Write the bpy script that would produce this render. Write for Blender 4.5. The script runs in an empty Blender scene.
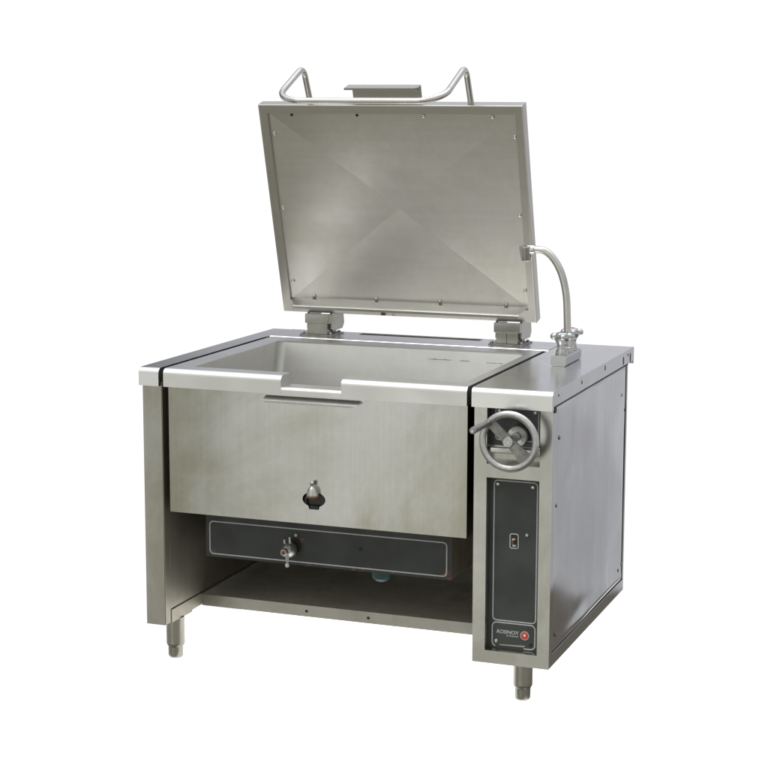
import bpy, bmesh, math, random
from mathutils import Vector, Matrix, noise
random.seed(4)
scene = bpy.context.scene
COL = scene.collection
R = math.radians

# ------------------------------------------------------------------ camera (solved from the photograph)
cd = bpy.data.cameras.new("Camera")
cam = bpy.data.objects.new("Camera", cd)
COL.objects.link(cam)
scene.camera = cam
yaw, pitch, roll, fpx = R(20.6546), R(-9.0125), R(0.1278), 1818.0
fwd = Vector((-math.sin(yaw) * math.cos(pitch), math.cos(yaw) * math.cos(pitch), math.sin(pitch)))
rt0 = Vector((math.cos(yaw), math.sin(yaw), 0))
up0 = rt0.cross(fwd)
rt = rt0 * math.cos(roll) + up0 * math.sin(roll)
upv = -rt0 * math.sin(roll) + up0 * math.cos(roll)
M = Matrix((rt, upv, -fwd)).transposed().to_4x4()
M.translation = Vector((2.4228, -4.4748, 1.6233))
cam.matrix_world = M
cd.sensor_width = 36
cd.lens = fpx / 768 * 36
cd.clip_start, cd.clip_end = 0.05, 200

# ------------------------------------------------------------------ materials
MATS = {}


def nd(nt, typ, loc=(0, 0), **kw):
    n = nt.nodes.new(typ)
    for k, v in kw.items():
        setattr(n, k, v)
    return n


def mathn(nt, op, a, b=None, c=None, clamp=False):
    n = nt.nodes.new("ShaderNodeMath")
    n.operation = op
    n.use_clamp = clamp
    for i, v in enumerate((a, b, c)):
        if v is None:
            continue
        if isinstance(v, (int, float)):
            n.inputs[i].default_value = v
        else:
            nt.links.new(v, n.inputs[i])
    return n.outputs[0]


def smooth(nt, v, lo, hi, to0=0.0, to1=1.0):
    n = nt.nodes.new("ShaderNodeMapRange")
    n.interpolation_type = "SMOOTHSTEP"
    nt.links.new(v, n.inputs[0])
    n.inputs[1].default_value, n.inputs[2].default_value = lo, hi
    n.inputs[3].default_value, n.inputs[4].default_value = to0, to1
    return n.outputs[0]


def mixc(nt, fac, a, b):
    n = nt.nodes.new("ShaderNodeMix")
    n.data_type = "RGBA"
    if isinstance(fac, (int, float)):
        n.inputs[0].default_value = fac
    else:
        nt.links.new(fac, n.inputs[0])
    for i, v in ((6, a), (7, b)):
        if isinstance(v, tuple):
            n.inputs[i].default_value = (*v[:3], 1)
        else:
            nt.links.new(v, n.inputs[i])
    return n.outputs[2]


def steel(name, base, stain, rough=0.28, streak=(60, 60, 2), stain_scale=3.0, stain_amt=0.6, spots=(), wave=0.0, rust=(), lines=0.025, fine_amt=0.02, belly=None, detail=6.0, tint=None):
    """worn brushed stainless steel; spots/rust are marks (x,y,z,radius) in object space"""
    m = bpy.data.materials.new(name)
    m.use_nodes = True
    nt = m.node_tree
    bs = nt.nodes["Principled BSDF"]
    bs.inputs["Metallic"].default_value = 1.0
    tc = nd(nt, "ShaderNodeTexCoord")
    mp = nd(nt, "ShaderNodeMapping")
    nt.links.new(tc.outputs["Object"], mp.inputs[0])
    mp.inputs["Scale"].default_value = streak
    n1 = nd(nt, "ShaderNodeTexNoise")
    nt.links.new(mp.outputs[0], n1.inputs[0])
    n1.inputs["Scale"].default_value = 4.0
    n1.inputs["Detail"].default_value = 3
    n2 = nd(nt, "ShaderNodeTexNoise")
    nt.links.new(tc.outputs["Object"], n2.inputs[0])
    n2.inputs["Scale"].default_value = stain_scale
    n2.inputs["Detail"].default_value = detail
    n2.inputs["Roughness"].default_value = 0.62
    n2.inputs["Distortion"].default_value = 0.6
    n3 = nd(nt, "ShaderNodeTexNoise")
    nt.links.new(tc.outputs["Object"], n3.inputs[0])
    n3.inputs["Scale"].default_value = 45
    n3.inputs["Detail"].default_value = 2
    st = smooth(nt, n2.outputs[0], 0.36, 0.68)
    col = mixc(nt, mathn(nt, "MULTIPLY", st, stain_amt), base, stain)
    if tint:  # old heat discoloration towards the two ends of the sheet
        xc, h0, h1, tcol, amt = tint
        sp_ = nd(nt, "ShaderNodeSeparateXYZ")
        nt.links.new(tc.outputs["Object"], sp_.inputs[0])
        dx_ = mathn(nt, "ABSOLUTE", mathn(nt, "SUBTRACT", sp_.outputs[0], xc))
        dx_ = mathn(nt, "ADD", dx_, smooth(nt, n2.outputs[0], 0.3, 0.7, -0.09, 0.09))
        col = mixc(nt, mathn(nt, "MULTIPLY", smooth(nt, dx_, h0, h1), amt), col, tcol)
    fine = smooth(nt, n3.outputs[0], 0.3, 0.75, 1 - fine_amt, 1 + fine_amt)
    line = smooth(nt, n1.outputs[0], 0.3, 0.7, 1 - lines, 1 + lines)
    hs = nd(nt, "ShaderNodeHueSaturation")
    nt.links.new(col, hs.inputs["Color"])
    nt.links.new(mathn(nt, "MULTIPLY", fine, line), hs.inputs["Value"])
    col = hs.outputs[0]
    rg = mathn(nt, "ADD", smooth(nt, n1.outputs[0], 0.25, 0.75, rough - 0.3 * lines, rough + 0.4 * lines), smooth(nt, n2.outputs[0], 0.3, 0.7, -0.03, 0.05))
    met = None
    for lst, colr, isr in ((spots, (0.10, 0.095, 0.085), 0), (rust, (0.22, 0.085, 0.03), 1)):
        for (x, y, z, r) in lst:
            vs = nd(nt, "ShaderNodeVectorMath", operation="DISTANCE")
            nt.links.new(tc.outputs["Object"], vs.inputs[0])
            vs.inputs[1].default_value = (x, y, z)
            dd = mathn(nt, "ADD", vs.outputs["Value"], smooth(nt, n3.outputs[0], 0.2, 0.8, -r * 0.7, r * 0.7))
            f = smooth(nt, dd, r, r * 0.3)
            col = mixc(nt, mathn(nt, "MULTIPLY", f, 0.85), col, colr)
            rg = mathn(nt, "MAXIMUM", rg, mathn(nt, "MULTIPLY", f, 0.75))
    nt.links.new(col, bs.inputs["Base Color"])
    nt.links.new(rg, bs.inputs["Roughness"])
    if wave:
        b2 = nd(nt, "ShaderNodeBump")
        b2.inputs["Strength"].default_value = wave
        b2.inputs["Distance"].default_value = 0.02
        n4 = nd(nt, "ShaderNodeTexNoise")
        nt.links.new(tc.outputs["Object"], n4.inputs[0])
        n4.inputs["Scale"].default_value = 5.0
        n4.inputs["Detail"].default_value = 1.5
        nt.links.new(n4.outputs[0], b2.inputs["Height"])
        nt.links.new(b2.outputs[0], bs.inputs["Normal"])
        if belly:  # gentle oil-canning of the pressed sheet
            xc, zc, a, b = belly
            sep = nd(nt, "ShaderNodeSeparateXYZ")
            nt.links.new(tc.outputs["Object"], sep.inputs[0])
            hx = mathn(nt, "MULTIPLY", mathn(nt, "POWER", mathn(nt, "ABSOLUTE", mathn(nt, "SUBTRACT", sep.outputs[0], xc)), 2.0), -a)
            hz = mathn(nt, "MULTIPLY", mathn(nt, "POWER", mathn(nt, "ABSOLUTE", mathn(nt, "SUBTRACT", sep.outputs[2], zc)), 2.0), -b)
            b3 = nd(nt, "ShaderNodeBump")
            b3.inputs["Strength"].default_value = 1.0
            b3.inputs["Distance"].default_value = 1.0
            nt.links.new(mathn(nt, "ADD", hx, hz), b3.inputs["Height"])
            nt.links.new(b3.outputs[0], b2.inputs["Normal"])
    MATS[name] = m
    return m


def plain(name, col, rough=0.5, metal=0.0, spec=0.5, var=0.12, scale=60, bump=0.0, col2=None, rust=()):
    m = bpy.data.materials.new(name)
    m.use_nodes = True
    nt = m.node_tree
    bs = nt.nodes["Principled BSDF"]
    bs.inputs["Metallic"].default_value = metal
    bs.inputs["Specular IOR Level"].default_value = spec
    tc = nd(nt, "ShaderNodeTexCoord")
    n = nd(nt, "ShaderNodeTexNoise")
    nt.links.new(tc.outputs["Object"], n.inputs[0])
    n.inputs["Scale"].default_value = scale
    n.inputs["Detail"].default_value = 5
    c2 = col2 or tuple(c * (1 - 2 * var) for c in col)
    f = smooth(nt, n.outputs[0], 0.3, 0.7)
    c = mixc(nt, f, col, c2)
    for (x, y, z, r) in rust:
        vs = nd(nt, "ShaderNodeVectorMath", operation="DISTANCE")
        nt.links.new(tc.outputs["Object"], vs.inputs[0])
        vs.inputs[1].default_value = (x, y, z)
        n3 = nd(nt, "ShaderNodeTexNoise")
        nt.links.new(tc.outputs["Object"], n3.inputs[0])
        n3.inputs["Scale"].default_value = 160
        dd = mathn(nt, "ADD", vs.outputs["Value"], smooth(nt, n3.outputs[0], 0.25, 0.75, -r * 0.8, r * 0.8))
        c = mixc(nt, smooth(nt, dd, r, r * 0.5), c, (0.16, 0.055, 0.022))
    nt.links.new(c, bs.inputs["Base Color"])
    nt.links.new(smooth(nt, n.outputs[0], 0.3, 0.7, max(0.02, rough - 0.05), rough + 0.07), bs.inputs["Roughness"])
    if bump:
        bp = nd(nt, "ShaderNodeBump")
        bp.inputs["Strength"].default_value = bump
        bp.inputs["Distance"].default_value = 0.002
        nt.links.new(n.outputs[0], bp.inputs["Height"])
        nt.links.new(bp.outputs[0], bs.inputs["Normal"])
    MATS[name] = m
    return m


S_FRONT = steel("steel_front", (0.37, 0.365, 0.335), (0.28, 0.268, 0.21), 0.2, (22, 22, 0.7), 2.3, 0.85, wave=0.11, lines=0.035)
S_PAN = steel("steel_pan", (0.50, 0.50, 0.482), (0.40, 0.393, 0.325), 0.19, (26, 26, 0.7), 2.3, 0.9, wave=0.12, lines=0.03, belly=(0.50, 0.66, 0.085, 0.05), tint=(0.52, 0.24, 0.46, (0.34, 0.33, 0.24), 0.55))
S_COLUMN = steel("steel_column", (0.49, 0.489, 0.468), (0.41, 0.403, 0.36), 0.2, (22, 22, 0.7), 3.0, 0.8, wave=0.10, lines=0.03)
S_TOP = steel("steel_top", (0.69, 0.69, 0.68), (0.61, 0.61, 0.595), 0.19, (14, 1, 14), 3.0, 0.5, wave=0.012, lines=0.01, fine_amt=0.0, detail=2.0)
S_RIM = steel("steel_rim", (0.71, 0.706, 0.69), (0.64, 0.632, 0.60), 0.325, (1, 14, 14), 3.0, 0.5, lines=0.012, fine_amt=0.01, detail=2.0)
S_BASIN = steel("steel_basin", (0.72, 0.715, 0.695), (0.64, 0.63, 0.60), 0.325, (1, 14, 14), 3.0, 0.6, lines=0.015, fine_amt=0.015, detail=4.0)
S_SIDE = steel("steel_side", (0.44, 0.44, 0.44), (0.36, 0.36, 0.36), 0.055, (14, 15, 0.8), 2.6, 0.9, wave=0.02, lines=0.018)
S_LID = steel("steel_lid", (0.50, 0.49, 0.455), (0.44, 0.425, 0.37), 0.35, (1, 14, 14), 2.2, 0.7, wave=0.015, lines=0.01, fine_amt=0.012, detail=4.0, rust=((0.42, 0.833, 0.942, 0.014), (0.46, 0.833, 0.94, 0.01)))
S_LIDLIP = steel("steel_lid_lip", (0.52, 0.52, 0.50), (0.47, 0.47, 0.44), 0.33, (1, 14, 14), 2.2, 0.7, lines=0.005, fine_amt=0.0, detail=2.0)
S_LIDIN = steel("steel_lid_inner", (0.68, 0.67, 0.635), (0.56, 0.545, 0.49), 0.325, (0.9, 16, 16), 2.4, 0.8, wave=0.02, lines=0.018, fine_amt=0.015, detail=5.0)
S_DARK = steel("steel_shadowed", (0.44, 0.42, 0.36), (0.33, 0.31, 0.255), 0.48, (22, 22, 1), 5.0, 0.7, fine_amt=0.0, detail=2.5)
S_BOX = steel("steel_burner_box", (0.60, 0.56, 0.47), (0.42, 0.38, 0.30), 0.50, (22, 22, 1), 7.0, 0.8, fine_amt=0.0, detail=3.0)
S_SHELF = steel("steel_shelf", (0.80, 0.785, 0.74), (0.64, 0.63, 0.585), 0.56, (1, 14, 14), 6.0, 0.8, fine_amt=0.0, detail=2.5)
S_LIP = steel("steel_lip", (0.38, 0.37, 0.335), (0.30, 0.29, 0.245), 0.36, (1, 22, 22), 6.0, 0.8)
S_FOOT = steel("steel_foot", (0.40, 0.385, 0.34), (0.28, 0.26, 0.215), 0.345, (20, 20, 20), 9.0, 0.8)
S_TUBE = steel("steel_tube", (0.60, 0.59, 0.56), (0.50, 0.48, 0.44), 0.2, (10, 10, 10), 8.0, 0.6)
CHROME = plain("chrome", (0.56, 0.56, 0.555), 0.07, 1.0, var=0.05)
ALU = plain("cast_aluminium", (0.60, 0.60, 0.59), 0.35, 1.0, var=0.08, scale=120, bump=0.15)
ALU_D = plain("worn_aluminium", (0.36, 0.35, 0.34), 0.45, 1.0, var=0.16, scale=40, bump=0.2)
PANEL = plain("anthracite_panel", (0.042, 0.049, 0.046), 0.33, 0.0, 0.5, 0.14, 9)
PANEL_R = plain("anthracite_panel_rusty", (0.034, 0.039, 0.036), 0.42, 0.0, 0.5, 0.1, 14,
                rust=((0.165, 0.12, 0.328, 0.007), (0.873, 0.12, 0.325, 0.011), (0.885, 0.12, 0.314, 0.009), (0.60, 0.12, 0.314, 0.006), (0.63, 0.12, 0.315, 0.005),
                      (0.72, 0.12, 0.317, 0.004), (0.84, 0.12, 0.319, 0.004), (0.465, 0.12, 0.309, 0.007), (0.445, 0.12, 0.384, 0.006)))
WHITE = plain("white_print", (0.58, 0.59, 0.585), 0.5, var=0.1, scale=200)
RED = plain("red_print", (0.62, 0.05, 0.035), 0.4, var=0.05)
PALE = plain("pale_print", (0.85, 0.72, 0.6), 0.4, var=0.05)
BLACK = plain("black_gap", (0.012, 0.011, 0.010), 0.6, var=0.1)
RUBBER = plain("black_rubber", (0.014, 0.014, 0.014), 0.35, var=0.1)
BLUE = plain("blue_cap", (0.10, 0.17, 0.33), 0.3, var=0.05)
REDC = plain("red_cap", (0.33, 0.09, 0.11), 0.3, var=0.05)
TEAL = plain("teal_plastic", (0.025, 0.085, 0.09), 0.4, var=0.1)
RUST = plain("rusty_steel", (0.15, 0.085, 0.03), 0.75, 0.2, var=0.3, scale=28, bump=0.3, col2=(0.02, 0.016, 0.012))
RUSTDOT = plain("rust_plug", (0.25, 0.10, 0.05), 0.7, var=0.2)
SCREW = plain("screw_steel", (0.62, 0.61, 0.57), 0.22, 1.0, var=0.1)


# ------------------------------------------------------------------ mesh helpers
def finish(name, bm, mats, parent=None, angle=32, mat4=None):
    if mat4 is not None:
        bm.transform(mat4)
    bmesh.ops.recalc_face_normals(bm, faces=bm.faces[:])
    me = bpy.data.meshes.new(name)
    bm.to_mesh(me)
    bm.free()
    for m in (mats if isinstance(mats, (list, tuple)) else [mats]):
        me.materials.append(m)
    for p in me.polygons:
        p.use_smooth = True
    me.set_sharp_from_angle(angle=R(angle))
    o = bpy.data.objects.new(name, me)
    COL.objects.link(o)
    wn = o.modifiers.new("weighted_normal", "WEIGHTED_NORMAL")
    wn.keep_sharp = True
    wn.weight = 80
    if parent is not None:
        o.parent = parent
        o.matrix_parent_inverse = WORLD_INV.get(parent.name, Matrix())
    return o


WORLD_INV = {}


def setmat(faces, i):
    for f in faces:
        f.material_index = i


def box(bm, x0, x1, y0, y1, z0, z1, bev=0.0, seg=2, mi=0):
    vs = [bm.verts.new((x, y, z)) for x in (x0, x1) for y in (y0, y1) for z in (z0, z1)]
    q = [(0, 1, 3, 2), (4, 6, 7, 5), (0, 4, 5, 1), (2, 3, 7, 6), (0, 2, 6, 4), (1, 5, 7, 3)]
    fs = [bm.faces.new([vs[i] for i in f]) for f in q]
    setmat(fs, mi)
    if bev:
        es = list({e for f in fs for e in f.edges})
        bmesh.ops.bevel(bm, geom=es, offset=bev, segments=seg, profile=0.5, affect="EDGES", material=-1)
    return fs


def prism(bm, poly, axis, a0, a1, mi=0, caps=(True, True), bev=0.0):
    """poly: 2-D points in the two other axes (x: (y,z), y: (x,z), z: (x,y))"""
    def P(p, a):
        if axis == "x":
            return (a, p[0], p[1])
        if axis == "y":
            return (p[0], a, p[1])
        return (p[0], p[1], a)
    A = [bm.verts.new(P(p, a0)) for p in poly]
    B = [bm.verts.new(P(p, a1)) for p in poly]
    fs = []
    n = len(poly)
    for i in range(n):
        fs.append(bm.faces.new((A[i], A[(i + 1) % n], B[(i + 1) % n], B[i])))
    if caps[0]:
        fs.append(bm.faces.new(A[::-1]))
    if caps[1]:
        fs.append(bm.faces.new(B))
    setmat(fs, mi)
    if bev:
        es = [e for e in {e for f in fs for e in f.edges} if len(e.link_faces) == 2 and e.calc_face_angle() > 0.6]
        bmesh.ops.bevel(bm, geom=es, offset=bev, segments=2, profile=0.5, affect="EDGES", material=-1)
    return fs


def arc(cx, cy, r, a0, a1, n=6):
    return [(cx + r * math.cos(R(a0 + (a1 - a0) * i / n)), cy + r * math.sin(R(a0 + (a1 - a0) * i / n))) for i in range(n + 1)]


def rrect(x0, x1, z0, z1, r, n=5):
    return arc(x1 - r, z1 - r, r, 0, 90, n) + arc(x0 + r, z1 - r, r, 90, 180, n) + arc(x0 + r, z0 + r, r, 180, 270, n) + arc(x1 - r, z0 + r, r, 270, 360, n)


def plate(bm, outer, holes, axis, a0, a1, mi=0):
    """flat plate with real holes"""
    def P(p, a):
        return {"x": (a, p[0], p[1]), "y": (p[0], a, p[1]), "z": (p[0], p[1], a)}[axis]
    edges = []
    for loop in [outer] + list(holes):
        vs = [bm.verts.new(P(p, a0)) for p in loop]
        edges += [bm.edges.new((vs[i], vs[(i + 1) % len(vs)])) for i in range(len(vs))]
    r = bmesh.ops.triangle_fill(bm, edges=edges, use_beauty=True, use_dissolve=False)
    fs = [g for g in r["geom"] if isinstance(g, bmesh.types.BMFace)]
    ex = bmesh.ops.extrude_face_region(bm, geom=fs, use_keep_orig=True)
    nv = [g for g in ex["geom"] if isinstance(g, bmesh.types.BMVert)]
    d = {"x": (a1 - a0, 0, 0), "y": (0, a1 - a0, 0), "z": (0, 0, a1 - a0)}[axis]
    bmesh.ops.translate(bm, verts=nv, vec=d)
    allf = fs + [g for g in ex["geom"] if isinstance(g, bmesh.types.BMFace)]
    for v in nv:
        for f in v.link_faces:
            f.material_index = mi
    setmat(fs, mi)


def outline(bm, pts, axis, a, w, t, closed=True, mi=0):
    """thin raised printed line following 2-D points"""
    def P(p, aa):
        return {"x": (aa, p[0], p[1]), "y": (p[0], aa, p[1]), "z": (p[0], p[1], aa)}[axis]
    n = len(pts)
    L, Rr = [], []
    for i in range(n):
        p = Vector(pts[i])
        a_ = Vector(pts[(i - 1) % n]) if (closed or i > 0) else p
        b_ = Vector(pts[(i + 1) % n]) if (closed or i < n - 1) else p
        d = (b_ - a_).normalized()
        nn = Vector((-d.y, d.x)) * w / 2
        L.append(p + nn)
        Rr.append(p - nn)
    rows = [[bm.verts.new(P(q, aa)) for q in lst] for lst, aa in ((L, a), (L, a + t), (Rr, a + t), (Rr, a))]
    for i in range(n if closed else n - 1):
        j = (i + 1) % n
        for k in range(3):
            f = bm.faces.new((rows[k][i], rows[k][j], rows[k + 1][j], rows[k + 1][i]))
            f.material_index = mi


def fillet(pts, rad, n=7):
    """round the inner corners of a 3-D polyline"""
    pts = [Vector(p) for p in pts]
    out = [pts[0]]
    for i in range(1, len(pts) - 1):
        p, a, b = pts[i], pts[i - 1], pts[i + 1]
        r = rad[i - 1] if isinstance(rad, (list, tuple)) else rad
        da, db = (a - p).normalized(), (b - p).normalized()
        ang = da.angle(db)
        t = min(r / math.tan(ang / 2), (a - p).length * 0.49, (b - p).length * 0.49)
        rr = t * math.tan(ang / 2)
        c = p + (da + db).normalized() * (rr / math.sin(ang / 2))
        s, e = p + da * t - c, p + db * t - c
        tot = s.angle(e)
        for k in range(n + 1):
            f = k / n
            v = (s * math.sin((1 - f) * tot) + e * math.sin(f * tot)) / math.sin(tot)
            out.append(c + v)
    out.append(pts[-1])
    return out


def catmull(pts, n=6):
    pts = [Vector(p) for p in pts]
    P = [pts[0] * 2 - pts[1]] + pts + [pts[-1] * 2 - pts[-2]]
    out = []
    for i in range(1, len(P) - 2):
        for k in range(n):
            t = k / n
            a, b, c, d = P[i - 1:i + 3]
            out.append(0.5 * (2 * b + (c - a) * t + (2 * a - 5 * b + 4 * c - d) * t * t + (3 * b - a - 3 * c + d) * t ** 3))
    out.append(pts[-1])
    return out


def tube(bm, pts, r, seg=18, mi=0, caps=True):
    pts = [Vector(p) for p in pts]
    n = len(pts)
    rad = r if isinstance(r, (list, tuple)) else [r] * n
    T = [(pts[min(i + 1, n - 1)] - pts[max(i - 1, 0)]).normalized() for i in range(n)]
    ref = Vector((0, 0, 1)) if abs(T[0].z) < 0.9 else Vector((1, 0, 0))
    u = (ref - T[0] * ref.dot(T[0])).normalized()
    rings = []
    for i in range(n):
        u = (u - T[i] * u.dot(T[i])).normalized()
        v = T[i].cross(u)
        rings.append([bm.verts.new(pts[i] + (u * math.cos(2 * math.pi * k / seg) + v * math.sin(2 * math.pi * k / seg)) * rad[i]) for k in range(seg)])
    fs = []
    for i in range(n - 1):
        for k in range(seg):
            fs.append(bm.faces.new((rings[i][k], rings[i][(k + 1) % seg], rings[i + 1][(k + 1) % seg], rings[i + 1][k])))
    if caps:
        fs.append(bm.faces.new(rings[0][::-1]))
        fs.append(bm.faces.new(rings[-1]))
    setmat(fs, mi)


def lathe(bm, prof, origin=(0, 0, 0), axis=(0, 0, 1), seg=24, mi=0, mis=None):
    """prof: (radius, height) along axis"""
    q = Vector((0, 0, 1)).rotation_difference(Vector(axis)).to_matrix()
    o = Vector(origin)
    rings = []
    for (r, h) in prof:
        if r < 1e-6:
            rings.append([bm.verts.new(o + q @ Vector((0, 0, h)))])
        else:
            rings.append([bm.verts.new(o + q @ Vector((r * math.cos(2 * math.pi * k / seg), r * math.sin(2 * math.pi * k / seg), h))) for k in range(seg)])
    for i in range(len(rings) - 1):
        A, B = rings[i], rings[i + 1]
        m_ = mis[i] if mis else mi
        for k in range(seg):
            a = [A[k % len(A)], A[(k + 1) % len(A)], B[(k + 1) % len(B)], B[k % len(B)]]
            vs = []
            for v in a:
                if v not in vs:
                    vs.append(v)
            if len(vs) >= 3:
                f = bm.faces.new(vs)
                f.material_index = m_
    for ring, rev in ((rings[0], True), (rings[-1], False)):
        if len(ring) > 1:
            f = bm.faces.new(ring[::-1] if rev else ring)
            f.material_index = (mis[0] if rev else mis[-1]) if mis else mi


def ellipsoid(bm, c, rx, ry, rz, rot=None, mi=0, u=14, v=9):
    m = Matrix.Translation(c) @ (rot.to_4x4() if rot else Matrix()) @ Matrix.Diagonal((rx, ry, rz, 1))
    r = bmesh.ops.create_uvsphere(bm, u_segments=u, v_segments=v, radius=1, matrix=m)
    for vv in r["verts"]:
        for f in vv.link_faces:
            f.material_index = mi


# ------------------------------------------------------------------ the thing
H, T_, W, D = 0.870, 0.051, 1.200, 0.9285
ZB = 0.1228
root = bpy.data.objects.new("tilting_braising_pan", None)
COL.objects.link(root)
root.location = (0.6, 0.45, 0)
root.empty_display_size = 0.2
root["label"] = "used stainless steel tilting braising pan with raised lid, handwheel and side tap on short feet"
root["category"] = "braising pan"
WORLD_INV["tilting_braising_pan"] = Matrix.Translation((-0.6, -0.45, 0))


def screw_at(parent, p, nrm, r=0.0045, h=0.003, mat=SCREW, name="screw"):
    global _screw
    key = (mat.name, r)
    if key not in _screw:
        bm = bmesh.new()
        lathe(bm, [(r, -0.0005), (r, h * 0.35), (r * 0.8, h * 0.8), (r * 0.4, h), (0.0, h)], seg=14)
        o = finish(name, bm, mat)
        _screw[key] = o
        first = True
    else:
        o = _screw[key].copy()
        COL.objects.link(o)
    o.parent = parent
    o.matrix_parent_inverse = Matrix()
    q = Vector((0, 0, 1)).rotation_difference(Vector(nrm)).to_matrix().to_4x4()
    o.matrix_local = Matrix.Translation(p) @ q
    return o


_screw = {}

# ---- side pedestal (left)
bm = bmesh.new()
box(bm, 0.003, 0.062, 0.0162, 0.867, ZB, 0.8285, 0.0012)
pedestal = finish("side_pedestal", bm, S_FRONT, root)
bm = bmesh.new()
box(bm, 0.0621, 0.0640, 0.0175, 0.050, ZB + 0.001, 0.828, 0.0006)
box(bm, 0.0622, 0.0634, 0.0512, 0.860, 0.1635, 0.828, 0.0004)
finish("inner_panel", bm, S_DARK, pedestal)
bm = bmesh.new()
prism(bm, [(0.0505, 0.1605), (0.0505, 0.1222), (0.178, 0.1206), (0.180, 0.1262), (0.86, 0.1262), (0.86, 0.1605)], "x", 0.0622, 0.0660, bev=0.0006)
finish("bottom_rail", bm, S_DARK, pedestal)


# ---- worktops
def slab_profile(r=0.017):
    return ([(0.0, H - T_), (0.0, H - r)] + [(r - r * math.cos(R(a)), H - r + r * math.sin(R(a))) for a in range(10, 91, 10)]
            + [(D - 0.003, H), (D, H - 0.003), (D, H - T_), (D - 0.006, H - T_), (D - 0.006, H - 0.0405), (0.016, H - 0.0405), (0.016, H - T_)])


bm = bmesh.new()
prism(bm, slab_profile(), "x", 0.0, 0.062)
es = [e for e in bm.edges if len(e.link_faces) == 2 and e.calc_face_angle() > 1.2 and abs(e.verts[0].co.x - e.verts[1].co.x) < 1e-6]
bmesh.ops.bevel(bm, geom=es, offset=0.0035, segments=3, profile=0.5, affect="EDGES")
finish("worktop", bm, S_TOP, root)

bm = bmesh.new()
prism(bm, slab_profile(), "x", 0.981, 1.2)
es = [e for e in bm.edges if len(e.link_faces) == 2 and e.calc_face_angle() > 1.2 and abs(e.verts[0].co.x - e.verts[1].co.x) < 1e-6]
bmesh.ops.bevel(bm, geom=es, offset=0.0018, segments=2, profile=0.5, affect="EDGES")
bm.normal_update()
for f in bm.faces:
    if abs(f.normal.x) > 0.8:
        f.material_index = 1
wt = finish("worktop", bm, [S_TOP, S_SIDE], root)
for (y, z, hy, hz) in [(0.5633, 0.8549, .004, .008), (0.7907, 0.8443, .006, .013), (0.880, 0.843, .006, .014), (0.848, 0.855, .004, .004), (0.30, 0.852, .004, .005), (0.06, 0.853, .003, .004)]:
    bm = bmesh.new()
    prism(bm, [(y + hy * math.cos(R(a)), z + hz * math.sin(R(a))) for a in range(0, 360, 24)], "x", 1.1995, 1.2006)
    finish("slot", bm, BLACK, wt)

# rear ledge behind the pan
bm = bmesh.new()
x0, x1, y0, y1 = 0.0645, 0.9795, 0.750, D - 0.0005
plate(bm, [(x0, y0 + 0.004), (x1, y0 + 0.004), (x1, y1), (x0, y1)], [[(0.318, 0.876), (0.723, 0.876), (0.723, 0.913), (0.318, 0.913)]], "z", H - 0.004, H + 0.0006)
prism(bm, [(y0 + 0.004, H + 0.0006), (y0 + 0.0015, H - 0.0005), (y0, H - 0.004), (y0, H - 0.04), (y0 + 0.004, H - 0.04)], "x", x0, x1)
box(bm, x0, x1, y1 - 0.004, y1, H - 0.05, H - 0.0042)
ledge = finish("rear_ledge", bm, S_TOP, root, angle=50)
bm = bmesh.new()
box(bm, 0.30, 0.74, 0.872, 0.919, H - 0.03, H - 0.0052)
finish("slot_tray", bm, RUST, ledge)

# ---- control cabinet (right)
bm = bmesh.new()
xl, xr = 0.9844, 1.1970
yf = 0.0162
plate(bm, [(xl, ZB), (xr, ZB), (xr, 0.8285), (xl, 0.8285)],
      [[(1.0195, 0.158), (1.164, 0.158), (1.164, 0.630), (1.0195, 0.630)], [(1.0192, 0.667), (1.164, 0.667), (1.164, 0.822), (1.0192, 0.822)]], "y", yf, yf + 0.003)
# opening reveals (folded sheet)
for (a0, a1, b0, b1) in ((1.0195, 1.164, 0.158, 0.630), (1.0192, 1.164, 0.667, 0.822)):
    d0, d1 = yf + 0.003, yf + 0.036
    box(bm, a0 - 0.002, a0, d0, d1, b0, b1)
    box(bm, a1, a1 + 0.002, d0, d1, b0, b1)
    box(bm, a0 - 0.002, a1 + 0.002, d0, d1, b0 - 0.002, b0)
    box(bm, a0 - 0.002, a1 + 0.002, d0, d1, b1, b1 + 0.002)
box(bm, xl, xl + 0.003, yf + 0.0031, 0.867, ZB, 0.8285)
box(bm, xl + 0.0031, xr - 0.0031, 0.864, 0.867, ZB, 0.8285)
box(bm, xl + 0.0031, xr - 0.0031, yf + 0.04, 0.8638, ZB, ZB + 0.003)
cab = finish("control_cabinet", bm, S_COLUMN, root)
bm = bmesh.new()
box(bm, xr - 0.003, xr, yf + 0.0031, 0.046, ZB, 0.8285, 0.0008)
box(bm, xr - 0.003, xr, 0.0461, 0.8669, ZB, 0.158, 0.0008)
box(bm, xr - 0.003, xr, 0.855, 0.8668, 0.1581, 0.8285, 0.0008)
finish("side_frame", bm, S_SIDE, cab)

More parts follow.
